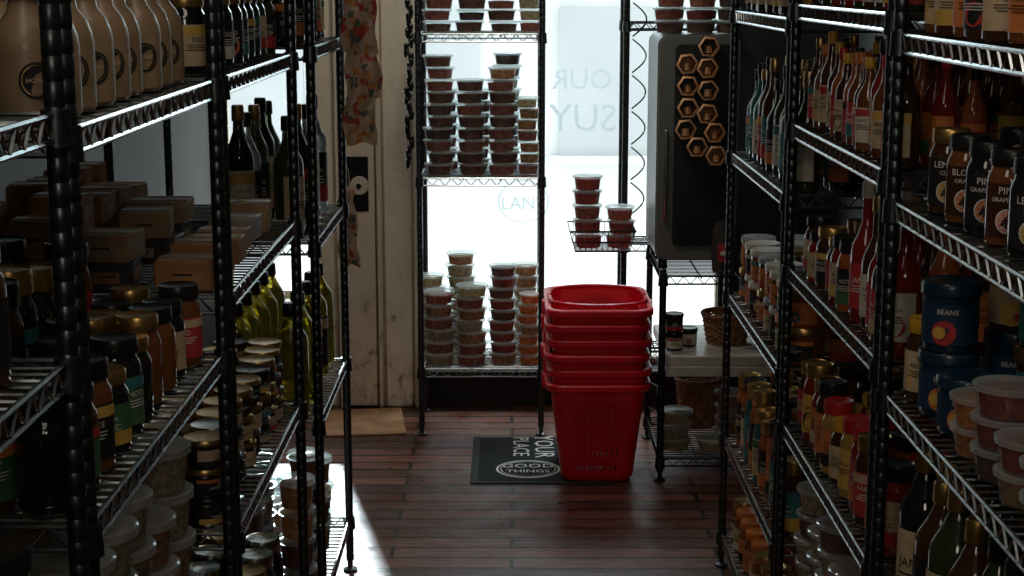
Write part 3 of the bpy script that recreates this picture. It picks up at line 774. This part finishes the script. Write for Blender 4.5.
def window(name,x0,x1,z0,z1,y,mull=()):
    mb=MB(); t=.03
    for a,b in((x0,x0+t),(x1-t,x1)): mb.box((a+b)/2,y,(z0+z1)/2,t,.05,z1-z0,'cream_paint_b',0,.003)
    for a in(z0+t/2,z1-t/2): mb.box((x0+x1)/2,y,a,x1-x0-2*t,.05,t,'cream_paint_b',0,.003)
    for m_ in mull: mb.box(m_,y,(z0+z1)/2,.03,.05,z1-z0-2*t,'cream_paint_b',0,.003)
    mb.box((x0+x1)/2,y,(z0+z1)/2,x1-x0-2*t,.006,z1-z0-2*t,'window_glass')
    return mb.build(name)
window('window_1',B0,B1,BZ0,BZ1,YB+.09); window('window_2',A0,A1,AZ0,AZ1,YB+.09)
# faded glass lettering (reads from the street)
mb=MB(); yd=YB+.082
mb.text_flat('OUR',.11,(.27,yd,1.27),(-1,0,0),(0,0,1),'decal'); mb.text_flat('SUY',.15,(.275,yd,1.12),(-1,0,0),(0,0,1),'decal')
mb.text_flat('LANT',.07,(.045,yd,.79),(1,0,0),(0,0,1),'decal_faint')
st=len(mb.v)
for i in range(36):
    t=2*math.pi*i/36
    for rr in(1,.94): mb.v.append((.045+.10*rr*math.cos(t),yd,.80+.085*rr*math.sin(t)))
for i in range(36):
    j=(i+1)%36; mb.face((st+2*i,st+2*j,st+2*j+1,st+2*i+1),'decal_faint',False)
mb.build('window_lettering')
# cream door with locks between the windows
mb=MB()
dc=-.588
mb.box(dc,YB-.026,1.03,.125,.04,2.04,'cream_paint_b',0,.003)
for zc,hh in((.885,.21),(1.52,.26)):
    mb.box(dc-.004,YB-.049,zc,.088,.006,hh,'black_iron',0,.002)
    st=len(mb.v); n=20
    for (rr,y) in((.036,YB-.052),(.036,YB-.062),(.032,YB-.066),(.012,YB-.066),(.010,YB-.074)):
        for i in range(n):
            a=2*math.pi*i/n; mb.v.append((dc+.006+rr*math.cos(a),y,zc-.005+rr*math.sin(a)))
    for k in range(4):
        for i in range(n):
            j=(i+1)%n; mb.face((st+k*n+i,st+k*n+j,st+(k+1)*n+j,st+(k+1)*n+i),'lab_white',True)
    mb.face(tuple(st+4*n+i for i in range(n)),'black_iron',False)
mb.build('door_1')
slab('trim_1',-.520,-.500,YB-.05,YB-.001,0,2.3,'cream_paint_b',.004)
slab('trim_2',-.494,-.384,YB-.028,YB-.001,.0,2.3,'cream_paint',.006)
slab('trim_3',-.380,-.362,YB-.04,YB-.001,0,2.3,'cream_paint',.004)
slab('trim_4',-.672,-.656,YB-.05,YB-.001,0,2.3,'cream_paint_b',.004)
slab('trim_5',-.36,.83,YB-.05,YB-.001,.115,.15,'kick_panel',.004)
slab('baseboard_left',WLx,WLx+.015,YF,YB,0,.1,'dim_wall'); slab('baseboard_right',WRx-.015,WRx,YF,YB,0,.1,'dim_wall')
mb=MB(); mb.box(-.56,5.86,.004,.30,.36,.008,'threshold_wood',.12,.002); mb.build('wood_threshold')

# outside street
mb=MB()
mb.box(1,12.1,3,14,.2,6.2,'facade_a')
for i in range(9):
    for j in range(3):
        mb.box(-4.5+i*1.3,11.97,.9+j*1.7,.7,.06,1.1,'facade_b',0); mb.box(-4.5+i*1.3,11.93,.33+j*1.7,.85,.12,.06,'facade_a',0)
mb.build('street_building')

# ------------------------------------------------------------ lights
w=bpy.data.worlds.new('World'); scene.world=w; w.use_nodes=True
bg=w.node_tree.nodes['Background']; bg.inputs[0].default_value=(.92,.98,1.0,1); bg.inputs[1].default_value=1.9
def area(name,loc,tgt,sx,sy,p,col):
    l=bpy.data.lights.new(name,'AREA'); l.shape='RECTANGLE'; l.size=sx; l.size_y=sy; l.energy=p; l.color=col
    o=bpy.data.objects.new(name,l); COL.objects.link(o); o.location=loc
    o.rotation_euler=(Vector(tgt)-Vector(loc)).to_track_quat('-Z','Y').to_euler(); return o
area('window_daylight',(.3,6.95,2.6),(.1,4.6,.6),1.6,1.0,55,(.74,.93,1.))
area('aisle_fill',(-.05,1.7,2.6),(.2,2.3,.9),.4,2.0,8,(1.,.88,.74))  # unseen fill lamp added above the aisle to brighten the shelves
area('camera_side_fill',(0.,-1.2,2.25),(.1,3.2,.8),1.2,.5,10,(1.,.89,.76))  # fill lamp added behind the camera to light the product fronts
area('entrance_fill',(-.1,4.7,2.6),(-.2,6.0,.6),.4,.4,8,(1.,.90,.76))  # unseen lamp added to brighten the cream door and column
sl=bpy.data.lights.new('sun_beam','SPOT'); sl.energy=3500; sl.spot_size=math.radians(13); sl.spot_blend=.3; sl.shadow_soft_size=.08; sl.color=(.84,.96,1.)
so=bpy.data.objects.new('sun_beam',sl); COL.objects.link(so); so.location=(-1.62,10.1,2.50)
so.rotation_euler=(Vector((-.88,6.1,.72))-Vector(so.location)).to_track_quat('-Z','Y').to_euler()

# ------------------------------------------------------------ camera
cam=bpy.data.cameras.new('camera'); cam.sensor_width=36; cam.lens=1600/1024*36; cam.clip_start=.05
co=bpy.data.objects.new('camera',cam); COL.objects.link(co); co.location=(0,0,1.65)
co.rotation_euler=(math.radians(90-10.9),0,0); scene.camera=co
